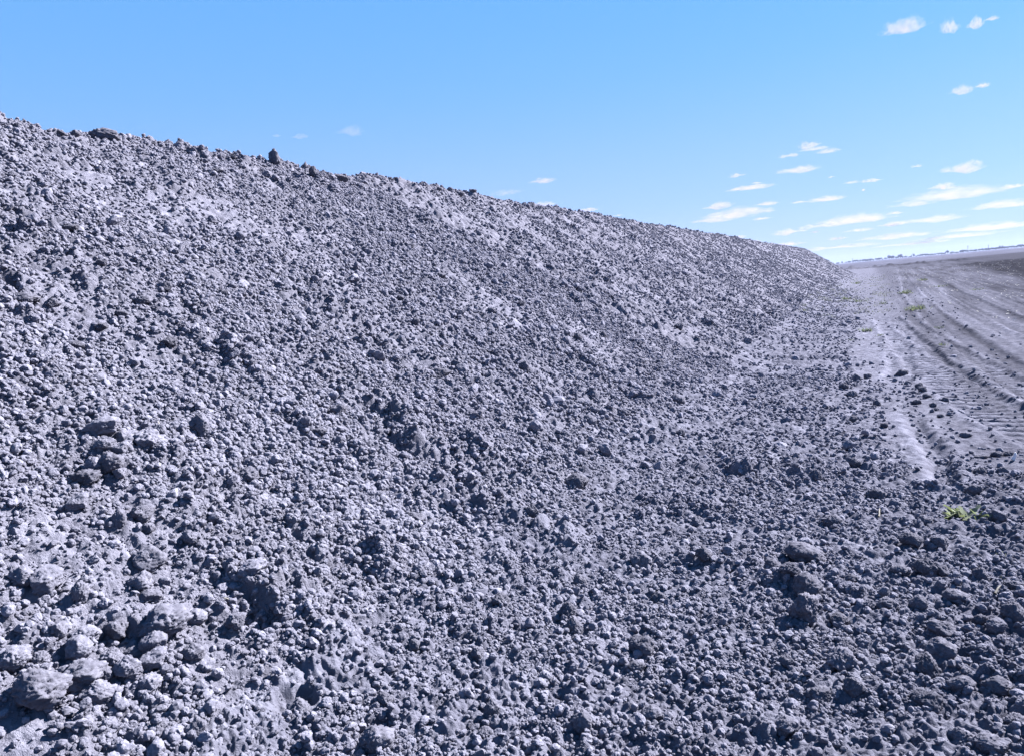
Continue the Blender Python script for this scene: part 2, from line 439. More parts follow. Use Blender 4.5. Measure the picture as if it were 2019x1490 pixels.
heap = sub_sheet('soil_heap', isheap, M_HEAP)
tag(heap, 'long high windrow heap of grey crumbly soil filling the left side of the photo', 'heap')
ground = sub_sheet('ground', ~isheap, M_GROUND)
tag(ground, kind='structure')

# ------------------------------------------------------------------ clod shapes
def clod_mesh(name, seed, sub, rough=1.0, facets=13):
    rs = random.Random(seed)
    bm = bmesh.new(); bmesh.ops.create_icosphere(bm, subdivisions=sub, radius=1)
    pl = []
    for _ in range(facets):
        v = Vector((rs.gauss(0, 1), rs.gauss(0, 1), rs.gauss(0, 1))).normalized(); pl.append((v, rs.uniform(.66, 1.0)))
    off = Vector((rs.uniform(0, 50), rs.uniform(0, 50), rs.uniform(0, 50)))
    for v in bm.verts:
        d = v.co.normalized(); r = 1.12
        for n_, h_ in pl:
            c_ = d.dot(n_)
            if c_ > .05: r = min(r, h_/c_)
        q = d*r
        r += .16*mnoise.noise(d*1.7+off) + rough*(.10*abs(mnoise.noise(q*3.6+off)) + .075*(abs(mnoise.noise(q*7+off))-.2) + .045*mnoise.noise(q*14+off) + .025*mnoise.noise(q*27+off))
        v.co = d*r
    me = bpy.data.meshes.new(name); bm.to_mesh(me); bm.free()
    for p in me.polygons: p.use_smooth = True
    me.materials.append(M_CLOD)
    return me

BIG = [clod_mesh('clod_shape', 100+k, 5, 1.5 + .8*(k % 3)/2, 9+k % 7) for k in range(14)]
SMALL = [clod_mesh('crumb_shape', 300+k, 3, 1.7, 7+k % 5) for k in range(14)]
for me_ in SMALL:
    for p_ in me_.polygons: p_.use_smooth = False

def surf_normal(x, y, e=0.03):
    xs = np.array([x-e, x+e, x, x]); ys = np.array([y, y, y-e, y+e])
    z = terrain(xs, ys, False)[0]
    v = Vector((-(z[1]-z[0])/(2*e), -(z[3]-z[2])/(2*e), 1)); return v.normalized()

def tz(x, y):
    x = np.atleast_1d(np.asarray(x, float)); y = np.atleast_1d(np.asarray(y, float))
    return terrain(x, y)[0]

# ------------------------------------------------------------------ single clods
# photo px x, y, width, height, shape hint ('' lump, 'p' pointed, 'f' flat slab)
CLODS = """229 1231 46 38|328 1250 80 48|163 1250 52 34|250 1274 60 42|305 1288 46 42|156 1295 42 38|222 1309 36 36|163 1340 74 50|253 1340 46 38|305 1326 52 36|295 1357 42 38|83 1385 78 56|194 1375 50 35|293 1118 56 46|94 1153 60 48|45 1146 38 32|160 1187 30 34 p|277 1163 46 42|298 1191 36 26|388 1229 36 26|468 1250 38 30|499 1146 54 28|381 1298 40 30|156 1010 42 30|295 1066 24 22|378 1090 26 24|590 1392 46 40|392 1454 28 30|114 1250 34 28|28 1309 46 34|76 1305 32 30|211 1343 26 28
208 877 56 34|248 884 36 36|295 889 56 46|320 877 24 28|208 904 40 28|240 911 36 24|171 948 50 34|188 934 30 28|218 938 44 38|248 934 24 24|240 958 28 20|396 840 40 44|374 867 26 20|394 993 26 30|366 1010 32 22|238 1045 26 34|280 1030 48 36
1139 960 46 34|1050 1029 28 30|819 1007 34 24|987 1201 32 32|1120 1213 36 36|1133 1240 30 38|1262 1114 42 36|1373 1082 28 22|1389 1116 28 24|1377 1035 26 28|1266 1288 54 42|1286 1423 38 34|1151 1440 38 38|941 1296 28 30|819 1280 22 22|973 1419 28 26|937 1442 22 18|957 1458 26 22|759 1387 30 26|740 1470 64 50|1298 1181 26 22|1234 1185 26 26|1143 1153 26 26|1254 1324 38 26|1389 991 18 18
1585 1102 68 42|1591 1169 52 48|1589 1221 50 54 p|1656 1229 34 26|1825 1134 38 32|1854 1134 28 28|1730 979 34 30|1607 950 26 24|1646 1035 38 24 f|1799 1078 38 30|1852 1078 36 30|1821 1035 28 22|1920 973 28 22|1971 1027 26 26|1886 1185 42 26 f|1813 1197 30 28|1714 1203 26 22|1749 1205 34 28|1722 1183 22 18|1856 1252 44 38|1658 1316 46 46|1678 1296 32 26|1829 1324 38 46|1852 1300 48 36|1965 1252 34 26|2001 1229 36 34|1932 1237 26 22|1829 1395 54 38|1896 1363 42 34|1967 1363 46 30|1615 1381 42 34|1551 1448 42 34|1686 1379 34 34|1718 1359 26 22|2001 1434 28 26|1900 1458 36 26|1947 1480 50 26|1809 1464 22 20|1904 1337 18 18|1935 1145 26 26|2001 1159 30 18 f|1922 1106 24 22|1773 1135 28 22|1524 1137 34 28|1559 1153 34 26|1678 1151 22 20|1551 1316 28 26|1563 1422 26 24|1670 1280 28 22
1679 780 22 15|1664 767 16 13|1689 749 15 17|1710 744 16 14|1778 738 21 12|1807 794 16 13|1812 762 15 12|1828 783 15 11|1862 789 14 11|1819 769 16 12|1791 757 14 11|1904 860 19 10|1934 902 24 11|1966 897 17 14|1988 896 20 10|1935 932 19 18|1976 931 15 15|1683 830 16 15|1730 798 14 12|1716 787 14 11|1744 842 14 11|1686 920 22 22|1840 800 12 9|1855 820 12 9|1845 808 10 8|1800 775 11 9
923 529 17 13|1027 608 14 13|1139 666 16 15|1189 664 15 19|1263 719 25 17|1300 721 21 17|1034 725 22 23|1160 702 17 15|901 734 24 22|1335 791 28 24|1161 830 30 24|1228 797 20 16|1231 819 20 18|866 749 44 24 f|942 830 26 21|1337 649 17 15|1342 859 18 14|966 616 20 14|789 597 19 14|912 645 20 14|820 651 18 14|868 549 22 14|905 619 22 14|840 448 15 9|752 455 14 10|807 486 22 12
48 587 48 24 f|104 599 22 20|204 536 19 14|333 682 26 21|612 566 34 17|26 351 20 14|329 581 18 20|381 633 32 18|440 583 24 16|139 463 30 13|575 640 20 14|239 626 22 14|282 605 26 16|149 682 26 16|199 647 24 15|430 349 18 12|665 800 34 32|630 858 34 16|485 940 46 30|370 835 30 22|530 800 28 24|12 437 30 14
543 314 22 30 p|617 326 17 22 p|636 332 15 14|668 338 32 16 f|208 255 46 22|190 258 18 13|225 262 20 12|330 287 18 11|303 282 13 10|1045 408 13 9|890 377 14 9|905 376 20 11|935 381 13 8|850 369 10 8|865 374 12 8|780 358 12 9|770 357 9 8|1100 420 9 6|150 252 14 10|120 246 12 9|385 296 13 9|460 303 14 9|500 311 12 8""".replace('\n', '|').split('|')

TALL = {}
count = 0
clod_px = []
def place_clod(px, py, w, h, kind, label, group):
    global count
    q = hit(px, py+h*0.12)
    if q is None: q = hit(px, py+h*0.5)
    if q is None: q = hit(px, py+h*1.1)
    if q is None: q = hit(px, py+h*2.2)
    if q is None: return None
    p, t = q
    k = t/F
    me = BIG[(count*5+3) % len(BIG)]; count += 1
    o = bpy.data.objects.new('soil_clod', me); C.objects.link(o)
    sx, sz = 0.46*w*k, 0.46*h*k
    sy = (0.55*sx+0.45*sz)
    if kind == 'p': sz *= 1.15; sx *= .95
    nrm = surf_normal(p[0], p[1])
    zt = float(tz(p[0], p[1])[0])
    o.location = (p[0]+nrm.x*sz*.25, p[1]+nrm.y*sz*.25, max(zt, p[2]-.05)+nrm.z*sz*.42 if kind != 'p' else zt+sz*.55)
    o.scale = (sx, sy, sz)
    a_ = -math.atan2(-p[0], p[1])
    o.rotation_euler = (random.uniform(-.15, .15), random.uniform(-.15, .15), math.atan2(-p[0], p[1]) + random.choice((0, math.pi)) + random.uniform(-.25, .25))
    o.material_slots[0].link = 'OBJECT'
    o.material_slots[0].material = M_SHADED if (px > 560 or 'dark' in label or py < 800) else M_MID  # shade-coloured copy for most clods, mid tone for those at lower left
    tag(o, label, 'clod', group)
    clod_px.append((px, py, max(w, h)))
    return o

def zone_of(px, py):
    crest = 235+0.166*px if px < 1250 else 442+.147*(px-1250)
    if py < crest+32: return 'on the crest of the heap against the sky', 'clods along the crest'
    toe = px > 1480 or (px > 1250 and py > 1000)
    if px > 1700 and 700 < py < 960: return 'beside the wheel tracks near the foot of the heap', 'clods beside the wheel tracks'
    if toe and py > 930: return 'on the loose soil in the bottom right corner', 'clods in the bottom right corner'
    if px < 560 and py > 1080: return 'on the lower slope in the bottom left corner', 'clods in the bottom left corner'
    if px < 560 and py > 780: return 'in the cluster low on the left edge of the slope', 'clods on the left of the slope'
    if py < crest+330: return 'on the upper slope of the heap', 'clods on the upper slope'
    if py > 930: return 'in the middle of the bottom foreground', 'clods in the bottom middle'
    return 'on the middle slope of the heap', 'clods on the middle slope'

SPECIAL = {
    (543, 314): 'tall pointed clod standing highest on the crest against the blue sky',
    (617, 326): 'narrow upright clod second from the pointed one on the crest',
    (668, 338): 'wide low clod on the crest right of the upright ones',
    (208, 255): 'broad lump forming a hump on the crest at far left',
    (1589, 1221): 'pyramid-shaped dark clod with a pointed top at lower right',
    (1591, 1169): 'dark blocky clod directly behind the pyramid-shaped clod',
    (1585, 1102): 'broad dark clod in a hollow, farthest of the three large dark clods above the pyramid',
    (1139, 960): 'flat-faced dark clod alone on the smooth middle of the slope',
    (1050, 1029): 'single smooth bluish grey rounded clod on the slope below the flat-faced dark clod',
    (328, 1250): 'largest pale boulder-like clod in the lower left cluster',
    (83, 1385): 'big double-lobed pale clod above the smooth patch at the bottom left corner',
    (163, 1340): 'wide knobbly pale clod above the big double-lobed clod',
    (229, 1231): 'smooth egg-shaped pale clod left of the largest boulder-like clod',
    (295, 889): 'big rounded clod at the right end of the upper left cluster',
    (171, 948): 'wedge-shaped clod with a dark left side at the lower left of its cluster',
    (208, 877): 'long pale clod on the upper left of its cluster',
    (866, 749): 'long low pale clod with a dark underside on the middle slope',
    (1335, 791): 'dark round clod alone on the slope near its foot',
    (1263, 719): 'dark clod, left one of a pair on the right half of the slope',
    (1300, 721): 'dark clod, right one of a pair on the right half of the slope',
    (1730, 979): 'dark clod with a lit right side at the lower end of the smooth rut bank',
    (1829, 1395): 'wide rounded clod over a deep black shadow near the bottom right',
    (1266, 1288): 'large dark lumpy clod on the lower middle slope',
    (1658, 1316): 'clod with a bright right edge and hollow dark left side at lower right',
    (1856, 1252): 'rugged dark clod standing alone right of the pyramid-shaped clod',
    (665, 800): 'dark upright clod beside a small hollow on the left middle slope',
}
for s in CLODS:
    f_ = s.split(); px, py, w, h = map(float, f_[:4]); kd = f_[4] if len(f_) > 4 else ''
    zn, grp = zone_of(px, py)
    size = 'fist-sized' if max(w, h) < 34 else 'large'
    lab = SPECIAL.get((int(px), int(py)))
    shape = {'p': 'pointed', 'f': 'flat'}.get(kd, 'rounded')
    g_ = grp
    if not lab:
        lab = f'{size} {shape} grey clod {zn}'
        g_ = f'{size} {shape} {grp}'
    place_clod(px, py, w, h, kd, lab, g_)

# ------------------------------------------------------------------ countless crumbs: one object, instanced
def crumbs():
    P, S, ROT, IDX = [], [], [], []
    bands = [(0.006, 0.011, 4.4, 9000), (0.011, 0.02, 6.5, 3600), (0.02, 0.032, 12.0, 1900), (0.032, 0.045, 50.0, 420), (0.045, 0.062, 110.0, 110), (0.065, 0.09, 60.0, 8.0), (0.09, 0.13, 30.0, 1.5)]
    for lo, hi, rmax, dens in bands:
        a0, a1 = math.radians(azc-46), math.radians(azc+44)
        area = 0.5*(a1-a0)*rmax**2
        n = int(min(area*dens, 1500000))
        r = np.sqrt(rng.random(n))*rmax; a = a0+(a1-a0)*rng.random(n)
        x, y = r*np.sin(a), r*np.cos(a)
        ok = (x > -8.6) & (x < 3.2) & (r > 1.6) & (y < Y_END-2) & (r > (6 if lo > .06 else (3.5 if lo > .0401 else 0))); x, y, r = x[ok], y[ok], r[ok]
        z, rub, onh, sm, tm, hz = terrain(x, y)
        dn = np.clip((0.62 if lo > .03 else .85)+1.5*perlin(y/0.7, x/1.8, 201)+1.1*perlin(x/0.35, y/0.35, 202), 0.12 if lo > .03 else .45, 1.0)
        if lo == .045: dn = dn*np.where(r > 46, 1.0, .28)
        prob = np.clip(rub*dn*np.where(onh > .5, 1.0, np.clip(.55+1.2*perlin(x/.3, y/.3, 205), .1, 1) if lo < .015 else (.28 if lo < .03 else (np.where(r > 8, .34, .16) if lo < .05 else .35))), 0, 1)
        if lo >= .2: prob = np.where(onh > .5, prob*.7, prob*1.0)
        k = rng.random(len(x)) < np.maximum(prob, (.02 if lo < .03 else .006)*(1-.8*sm)*(x < 2.2))
        x, y, z = x[k], y[k], z[k]
        s = 0.5*(lo*(1-rng.random(len(x))*(1-lo/hi))**-1)
        P.append(np.stack([x, y, z + s*rng.uniform(.05, .7, len(s))], 1)); S.append(np.stack([s*rng.uniform(.8, 1.3, len(s)), s*rng.uniform(.8, 1.3, len(s)), s*rng.uniform(.65, 1.0, len(s))], 1))
        ROT.append(rng.uniform(-1, 1, (len(s), 3))*np.array([.9, .9, np.pi])); IDX.append(rng.integers(0, len(SMALL), len(s)))
        print('crumbs', lo, len(s))
    P, S, ROT, IDX = map(np.concatenate, (P, S, ROT, IDX))
    me = mesh_from('loose_crumbs', P)
    for nm, tp, arr, key in (('scl', 'FLOAT_VECTOR', S, 'vector'), ('rot', 'FLOAT_VECTOR', ROT, 'vector'), ('idx', 'INT', IDX, 'value')):
        a = me.attributes.new(nm, tp, 'POINT'); a.data.foreach_set(key, np.ascontiguousarray(arr, np.float32 if tp != 'INT' else np.int32).ravel())
    o = bpy.data.objects.new('loose_crumbs', me); C.objects.link(o)
    return o

def instancer(o, meshes, proto_name):
    coll = bpy.data.collections.new(proto_name)
    for k, me in enumerate(meshes):
        p = bpy.data.objects.new(proto_name, me); coll.objects.link(p)
    ng = bpy.data.node_groups.new('scatter', 'GeometryNodeTree')
    ng.interface.new_socket('Geometry', in_out='INPUT', socket_type='NodeSocketGeometry')
    ng.interface.new_socket('Geometry', in_out='OUTPUT', socket_type='NodeSocketGeometry')
    n, l = ng.nodes, ng.links
    gi, go = n.new('NodeGroupInput'), n.new('NodeGroupOutput')
    ci = n.new('GeometryNodeCollectionInfo'); ci.inputs['Collection'].default_value = coll
    ci.inputs['Separate Children'].default_value = True; ci.inputs['Reset Children'].default_value = True
    iop = n.new('GeometryNodeInstanceOnPoints'); iop.inputs['Pick Instance'].default_value = True
    def at(nm, tp):
        a = n.new('GeometryNodeInputNamedAttribute'); a.data_type = tp; a.inputs['Name'].default_value = nm; return a.outputs[0]
    er = n.new('FunctionNodeEulerToRotation')
    l.new(at('rot', 'FLOAT_VECTOR'), er.inputs[0])
    l.new(gi.outputs[0], iop.inputs['Points']); l.new(ci.outputs[0], iop.inputs['Instance'])
    l.new(at('idx', 'INT'), iop.inputs['Instance Index']); l.new(er.outputs[0], iop.inputs['Rotation']); l.new(at('scl', 'FLOAT_VECTOR'), iop.inputs['Scale'])
    l.new(iop.outputs[0], go.inputs[0])
    md = o.modifiers.new('scatter', 'NODES'); md.node_group = ng

cr = crumbs()
instancer(cr, SMALL, 'crumb')
tag(cr, 'countless small grey crumbs and clods of soil strewn over heap and ground', 'soil crumbs', kind='stuff')

# ------------------------------------------------------------------ plants and litter
def simple_mat(name, col, rough=.7, var=0.25, trans=0.0):
    m_, n, l, b = mat(name); b.inputs['Roughness'].default_value = rough
    g = n.new('ShaderNodeNewGeometry'); t = n.new('ShaderNodeTexNoise'); t.inputs['Scale'].default_value = 25; l.new(g.outputs['Position'], t.inputs['Vector'])
    r_ = ramp(n, [(.3, tuple(c*(1-var) for c in col)), (.7, tuple(c*(1+var) for c in col))]); l.new(t.outputs['Fac'], r_.inputs[0]); l.new(r_.outputs[0], b.inputs['Base Color'])
    if trans:
        tr = n.new('ShaderNodeBsdfTranslucent'); l.new(r_.outputs[0], tr.inputs[0]); mx = n.new('ShaderNodeMixShader'); mx.inputs[0].default_value = trans
        out = n['Material Output']; l.new(b.outputs[0], mx.inputs[1]); l.new(tr.outputs[0], mx.inputs[2]); l.new(mx.outputs[0], out.inputs[0])
    return m_
M_LEAFY = simple_mat('yellow_green_leaf', (.09, .108, .052), .6, .25, .35)
M_LEAF = simple_mat('green_leaf', (.055, .07, .05), .6, .3, .3)
M_PALE = simple_mat('pale_leaf', (.12, .135, .10), .6, .3, .3)
M_STRAW = simple_mat('straw', (.12, .115, .11), .7, .25)
M_WHITE = simple_mat('white_plastic', (.55, .55, .60), .4, .05)
M_TREE = simple_mat('far_foliage', (.03, .042, .04), .9, .4)
M_POLE = simple_mat('weathered_pole', (.10, .09, .085), .8, .2)

def blade(V, T, base, ang, length, width, lean, seg=4, lobes=0.0, rs=random):
    """a curved tapering leaf appended to V, T (quads)"""
    ca, sa = math.cos(ang), math.sin(ang); n0 = len(V); tw = rs.uniform(-.5, .5)
    for k in range(seg+1):
        t = k/seg
        out = length*(math.sin(lean*t)/max(lean, .01)); up = length*(t*math.cos(lean*t*.8))*.8
        w = width*(math.sin(math.pi*min(1, .12+.88*t))**.7)*(1-t*.25) + lobes*width*math.sin(t*17)*(t < .95) + .0005
        for sg in (-1, 1):
            V.append((base[0]+ca*out-sa*sg*w*.5, base[1]+sa*out+ca*sg*w*.5, base[2]+up+sg*w*tw*.4))
    for k in range(seg):
        a = n0+2*k; T.append((a, a+1, a+3, a+2))

def ground_pt(px, py):
    p, t = hit(px, py); return np.array([p[0], p[1], float(tz(p[0], p[1])[0])]), t

def weed(px, py, w_px, h_px, n, mats, label, parts=False, seed=0):
    rs = random.Random(seed+int(px)); p, t = ground_pt(px, py); k = t/F
    R_, H_ = .5*w_px*k, h_px*k
    root = None
    if parts:
        root = bpy.data.objects.new('weed', None); C.objects.link(root); root.location = p; root.empty_display_size = .05
        tag(root, label, 'weed', 'weeds on the loose soil')
        for q in range(n):
            V, T = [], []
            b = (rs.uniform(-.6, .6)*R_, rs.uniform(-.5, .5)*R_, 0)
            blade(V, T, b, rs.uniform(0, 6.28), rs.uniform(.3, .75)*max(R_, H_), rs.uniform(.12, .26)*R_, rs.uniform(.5, 1.5), 6, .25, rs)
            me = mesh_from('leaf', V, Q=T); me.materials.append(mats[0] if q < n*.4 else mats[-1])
            o = bpy.data.objects.new('leaf', me); C.objects.link(o); o.parent = root
        return root
    V, T = [], []
    for q in range(n):
        b = (rs.gauss(0, .4)*R_, rs.gauss(0, .5)*R_, 0)
        blade(V, T, b, rs.uniform(0, 6.28), rs.uniform(.4, 1.1)*H_, rs.uniform(.08, .16)*H_, rs.uniform(.2, 1.3), 3, 0, rs)
    me = mesh_from('weed', V, Q=T)
    for m_ in mats: me.materials.append(m_)
    me.polygons.foreach_set('material_index', np.random.default_rng(int(px)).integers(0, len(mats), len(T)).repeat(1).astype(np.int32))
    o = bpy.data.objects.new('weed', me); C.objects.link(o); o.location = p
    tag(o, label, 'weed', 'weeds on the loose soil')
    return o

weed(1888, 1022, 84, 40, 34, [M_LEAFY, M_PALE], 'leafy yellow-green weed growing among the clods at the right edge, the largest plant', True, 1)
weed(1928, 1030, 26, 34, 4, [M_LEAFY, M_LEAFY], 'single-stemmed seedling with one yellow leaf just right of the largest weed', True, 2)
weed(1970, 1098, 22, 14, 6, [M_PALE], 'small pale withered weed below the largest weed near the right edge', False, 3)
weed(1979, 1146, 12, 12, 4, [M_LEAF], 'tiny green sprig lowest of the plants near the right edge', False, 4)
FARW = [(1805, 612, 34, 10, 40, 'bright green tuft on the wheel tracks, widest of the far tufts'), (1785, 580, 20, 8, 26, 'dark green tuft left of the track behind the widest far tuft'),
        (1819, 554, 16, 5, 22, 'green tuft farthest along the middle of the wheel tracks'), (1690, 560, 14, 6, 20, 'dark green tuft nearest the foot of the heap in the distance'),
        (1668, 592, 12, 8, 20, 'green tuft at the toe of the heap in the dry grass'), (1690, 596, 16, 6, 20, 'low green tuft in the dry grass beside the heap'),
        (1710, 654, 22, 10, 26, 'pale green tuft on the trodden patch beside the heap'), (1736, 662, 14, 5, 16, 'thin green sprig right of the trodden patch'),
        (1850, 647, 18, 5, 20, 'flat green tuft left of the lugged wheel track'), (1856, 682, 14, 6, 14, 'small green sprig on the lugged wheel track'),
        (1740, 600, 16, 6, 18, 'yellowish tuft between the dry grass and the tracks'), (1855, 566, 26, 5, 20, 'pale tuft on the ridge between two wheel tracks'),
        (1928, 572, 18, 5, 20, 'pale green tuft among stubble right of the wheel tracks'), (1678, 674, 10, 6, 10, 'dark green sprig in the clods left of the trodden patch')]
for px, py, w, h, n, lab in FARW:
    weed(px, py, w, h*1.3, n*2, [M_PALE, M_LEAF] if 'pale' in lab or 'yellow' in lab else [M_LEAF, M_PALE, M_LEAFY], lab, False, 5)

# dry grass at the far foot of the heap: nobody could count it
def dry_grass():
    rs = random.Random(5); V, T = [], []
    for _ in range(420):
        y = rs.choice((rs.uniform(24, 48), rs.uniform(30, 85))); x = rs.uniform(-2.5, .7) + .012*(y-30)
        if perlin(np.array([x/.6]), np.array([y/3.0]), 301)[0] < .0: continue
        z = float(tz(x, y)[0])
        for _ in range(rs.randint(8, 22)):
            bx, by = x+rs.gauss(0, .10), y+rs.gauss(0, .25)
            blade(V, T, (bx, by, z-.01), rs.uniform(0, 6.28), rs.uniform(.05, .16), rs.uniform(.006, .016), rs.uniform(.2, 1.5), 2, 0, rs)
    me = mesh_from('dry_grass', V, Q=T); me.materials.append(M_PALE); me.materials.append(M_STRAW)
    me.polygons.foreach_set('material_index', np.random.default_rng(1).integers(0, 2, len(T)).astype(np.int32))
    o = bpy.data.objects.new('dry_grass', me); C.objects.link(o)
    tag(o, 'sparse dry grass along the far foot of the heap', 'dry grass', kind='stuff')
dry_grass()

# bits of pale crop residue on the land right of the tracks
def residue():
    g = np.random.default_rng(9); n = 9000
    x = g.uniform(1.4, 26, n); y = 9*np.exp(g.random(n)*math.log(120/9)); k = (x > 2.4+1.2*perlin(x/2, y/5, 311)) & (x < 2.5+.45*y)
    k &= g.random(n) < np.clip(.35+1.3*perlin(x/1.0, y/4.0, 312), .05, 1)
    x, y = x[k], y[k]; z = tz(x, y); V, T = [], []
    for a, b, c in zip(x, y, z):
        L, W = g.uniform(.03, .09), g.uniform(.012, .035); th = g.uniform(0, 6.28); tl = g.uniform(-.3, .5); n0 = len(V)
        ux, uy = math.cos(th), math.sin(th)
        for i_, j_, k_ in ((-1, -1, 0), (1, -1, 0), (1, 1, 0), (-1, 1, 0), (-.8, 0, 1), (.8, 0, 1)):
            V.append((a+ux*L*.5*i_-uy*W*.5*j_, b+uy*L*.5*i_+ux*W*.5*j_, c+.004+k_*.012+L*.5*tl*(i_+1)))
        for f_ in ((0, 1, 5, 4), (2, 3, 4, 5)): T.append(tuple(n0+q for q in f_))
        T.append((n0+1, n0+2, n0+5, n0+5)); T.append((n0+3, n0, n0+4, n0+4))
    T4 = [f for f in T if len(set(f)) == 4]
    me = mesh_from('crop_residue', V, Q=T4, smooth=False); me.materials.append(simple_mat('pale_residue', (.24, .24, .25), .7, .3))
    o = bpy.data.objects.new('crop_residue', me); C.objects.link(o)
    tag(o, 'pale bits of crop residue strewn over the land right of the tracks', 'crop residue', kind='stuff')
residue()

def stick(px0, py0, px1, py1, rad_px, name, label, cat, material, lift=.012):
    a, ta = ground_pt(px0, py0); b, tb = ground_pt(px1, py1); rad = rad_px*ta/F
    a[2] += lift; b[2] += lift*2.2
    mid = (a+b)/2 + np.array([0, 0, .006]); pts = [a, (a+mid)/2+np.array([.002, 0, .002]), mid, (mid+b)/2, b]
    V, T = [], []; ax = Vector(b-a).normalized(); u = ax.orthogonal().normalized(); v = ax.cross(u)
    for k, p in enumerate(pts):
        for q in range(6):
            an = q*math.pi/3; r_ = rad*(1-.12*k)
            V.append(tuple(Vector(p)+u*math.cos(an)*r_+v*math.sin(an)*r_))
    for k in range(4):
        for q in range(6):
            T.append((k*6+q, k*6+(q+1) % 6, k*6+6+(q+1) % 6, k*6+6+q))
    me = mesh_from(name, V, Q=T); me.materials.append(material)
    o = bpy.data.objects.new(name, me); C.objects.link(o); tag(o, label, cat)
stick(310, 834, 318, 862, 2.2, 'dry_stem', 'pale dry stem lying on the slope above the upper left cluster of clods', 'stem', M_STRAW)
stick(1962, 1180, 1973, 1168, 2.0, 'dry_stem', 'short pale straw near the right edge below the withered weed', 'stem', M_STRAW)
stick(444, 1200, 460, 1199, 1.8, 'dry_stem', 'short straw beside the dark broken face of the compacted slab', 'stem', M_STRAW)
stick(1733, 1028, 1735, 1014, 1.8, 'dry_stem', 'pale straw upright between clods left of the largest weed', 'stem', M_STRAW)

def scrap():
    p, t = ground_pt(1998, 908); k = t/F; V, T = [], []
    for i_ in range(7):
        for j_ in range(4):
            u, v = i_/6, j_/3
            V.append(((v-.5)*6*k*(1-.3*u), (u-.5)*4*k+.004*math.sin(v*5), u*13*k + .006*math.sin(u*7+v*3)))
    for i_ in range(6):
        for j_ in range(3):
            a = i_*4+j_; T.append((a, a+1, a+5, a+4))
    me = mesh_from('plastic_scrap', V, Q=T); me.materials.append(M_WHITE)
    o = bpy.data.objects.new('plastic_scrap', me); C.objects.link(o); o.location = p; o.rotation_euler = (.3, .35, -.5)
    sm_ = o.modifiers.new('thickness', 'SOLIDIFY'); sm_.thickness = .003
    tag(o, 'small torn scrap of white plastic between clods at the right edge', 'scrap')
scrap()

# ------------------------------------------------------------------ horizon: far trees, poles
def at_dist(px, D):
    """the spot on the plain D metres away on the bearing of a photo column at the horizon"""
    yh = 519-(px-1660)*.0905
    d = ray(px, yh); b = math.hypot(d[0], d[1]); return np.array([d[0]/b*D, d[1]/b*D])

def tree_mesh(seed, wide):
    rs = random.Random(seed); V, T = [], []
    lumps = [(rs.uniform(-.42, .42)*wide, rs.uniform(-.42, .42)*wide, rs.uniform(.38, .82), rs.uniform(.14, .28)) for _ in range(rs.randint(7, 12))]
    for cx, cy, cz, r_ in lumps:
        for _ in range(90):
            d = Vector((rs.gauss(0, 1), rs.gauss(0, 1), rs.gauss(0, .8))).normalized()*r_*rs.uniform(.5, 1.08)
            s_ = rs.uniform(.03, .06); u = Vector((rs.gauss(0, 1), rs.gauss(0, 1), rs.gauss(0, 1))).normalized()*s_; w = u.orthogonal().normalized()*s_*.8
            c = Vector((cx, cy, cz))+d; n0 = len(V)
            for sg in ((-1, -1), (1, -1), (1, 1), (-1, 1)): V.append(tuple(c+u*sg[0]+w*sg[1]))
            T.append((n0, n0+1, n0+2, n0+3))
    # trunk and limbs
    for (x0, y0, z0, x1, y1, z1, ra, rb) in [(0, 0, -.03, .02, 0, .55, .035, .02)] + [(0, 0, .3, l[0]*.8, l[1]*.8, l[2], .018, .008) for l in lumps[:5]]:
        n0 = len(V)
        for (X_, Y_, Z_, r_) in ((x0, y0, z0, ra), (x1, y1, z1, rb)):
            for q in range(6): V.append((X_+r_*math.cos(q*1.047), Y_+r_*math.sin(q*1.047), Z_))
        for q in range(6): T.append((n0+q, n0+(q+1) % 6, n0+6+(q+1) % 6, n0+6+q))
    me = mesh_from('far_tree', V, Q=T, smooth=False); me.materials.append(M_TREE); return me
TP = [tree_mesh(500+k, (.9, 1.3, 1.8, .6, 2.2)[k % 5]) for k in range(10)]
TREES = []
for X_, w_, h_ in [(62, 22, 13), (110, 16, 19), (150, 22, 12), (185, 20, 15), (225, 26, 21), (250, 30, 20), (290, 26, 19), (322, 26, 17), (350, 28, 20), (378, 16, 12), (405, 42, 20), (440, 14, 9), (472, 30, 21), (500, 34, 19), (530, 22, 9), (570, 24, 16), (603, 62, 33), (635, 20, 16), (676, 24, 17), (700, 40, 25), (722, 26, 32), (765, 26, 18), (785, 18, 15), (830, 20, 12), (857, 26, 29), (890, 18, 10), (920, 26, 16), (948, 34, 21), (985, 30, 18), (1015, 28, 14), (1050, 30, 15), (1085, 26, 14), (1115, 26, 17), (1150, 24, 16), (1185, 26, 14), (1215, 26, 30), (1245, 22, 12), (1270, 32, 18), (1310, 26, 12), (1350, 34, 19), (1385, 36, 22), (1420, 30, 17), (1455, 30, 18), (1485, 28, 16), (1515, 32, 19), (1555, 34, 18), (1590, 36, 21), (1625, 34, 20), (1660, 32, 17), (1690, 34, 20), (1725, 34, 18), (1755, 30, 20), (1782, 30, 28), (1815, 34, 19), (1850, 36, 20), (1885, 34, 18), (1920, 34, 20), (1955, 34, 22), (1990, 36, 22), (2025, 36, 21), (2060, 36, 20)]:
    TREES.append((1640+X_/5.327, w_/5.327, h_/5.327))
rt = random.Random(3)
TL = {603: 'broadest rounded tree of the far tree line, in its left half', 722: 'taller leaning tree beside the broad rounded one on the horizon', 857: 'lone narrow tree standing apart in the far tree line', 1215: 'tall slender tree rising above the low hedge of the far tree line', 1782: 'tallest crown right of the poles on the horizon'}
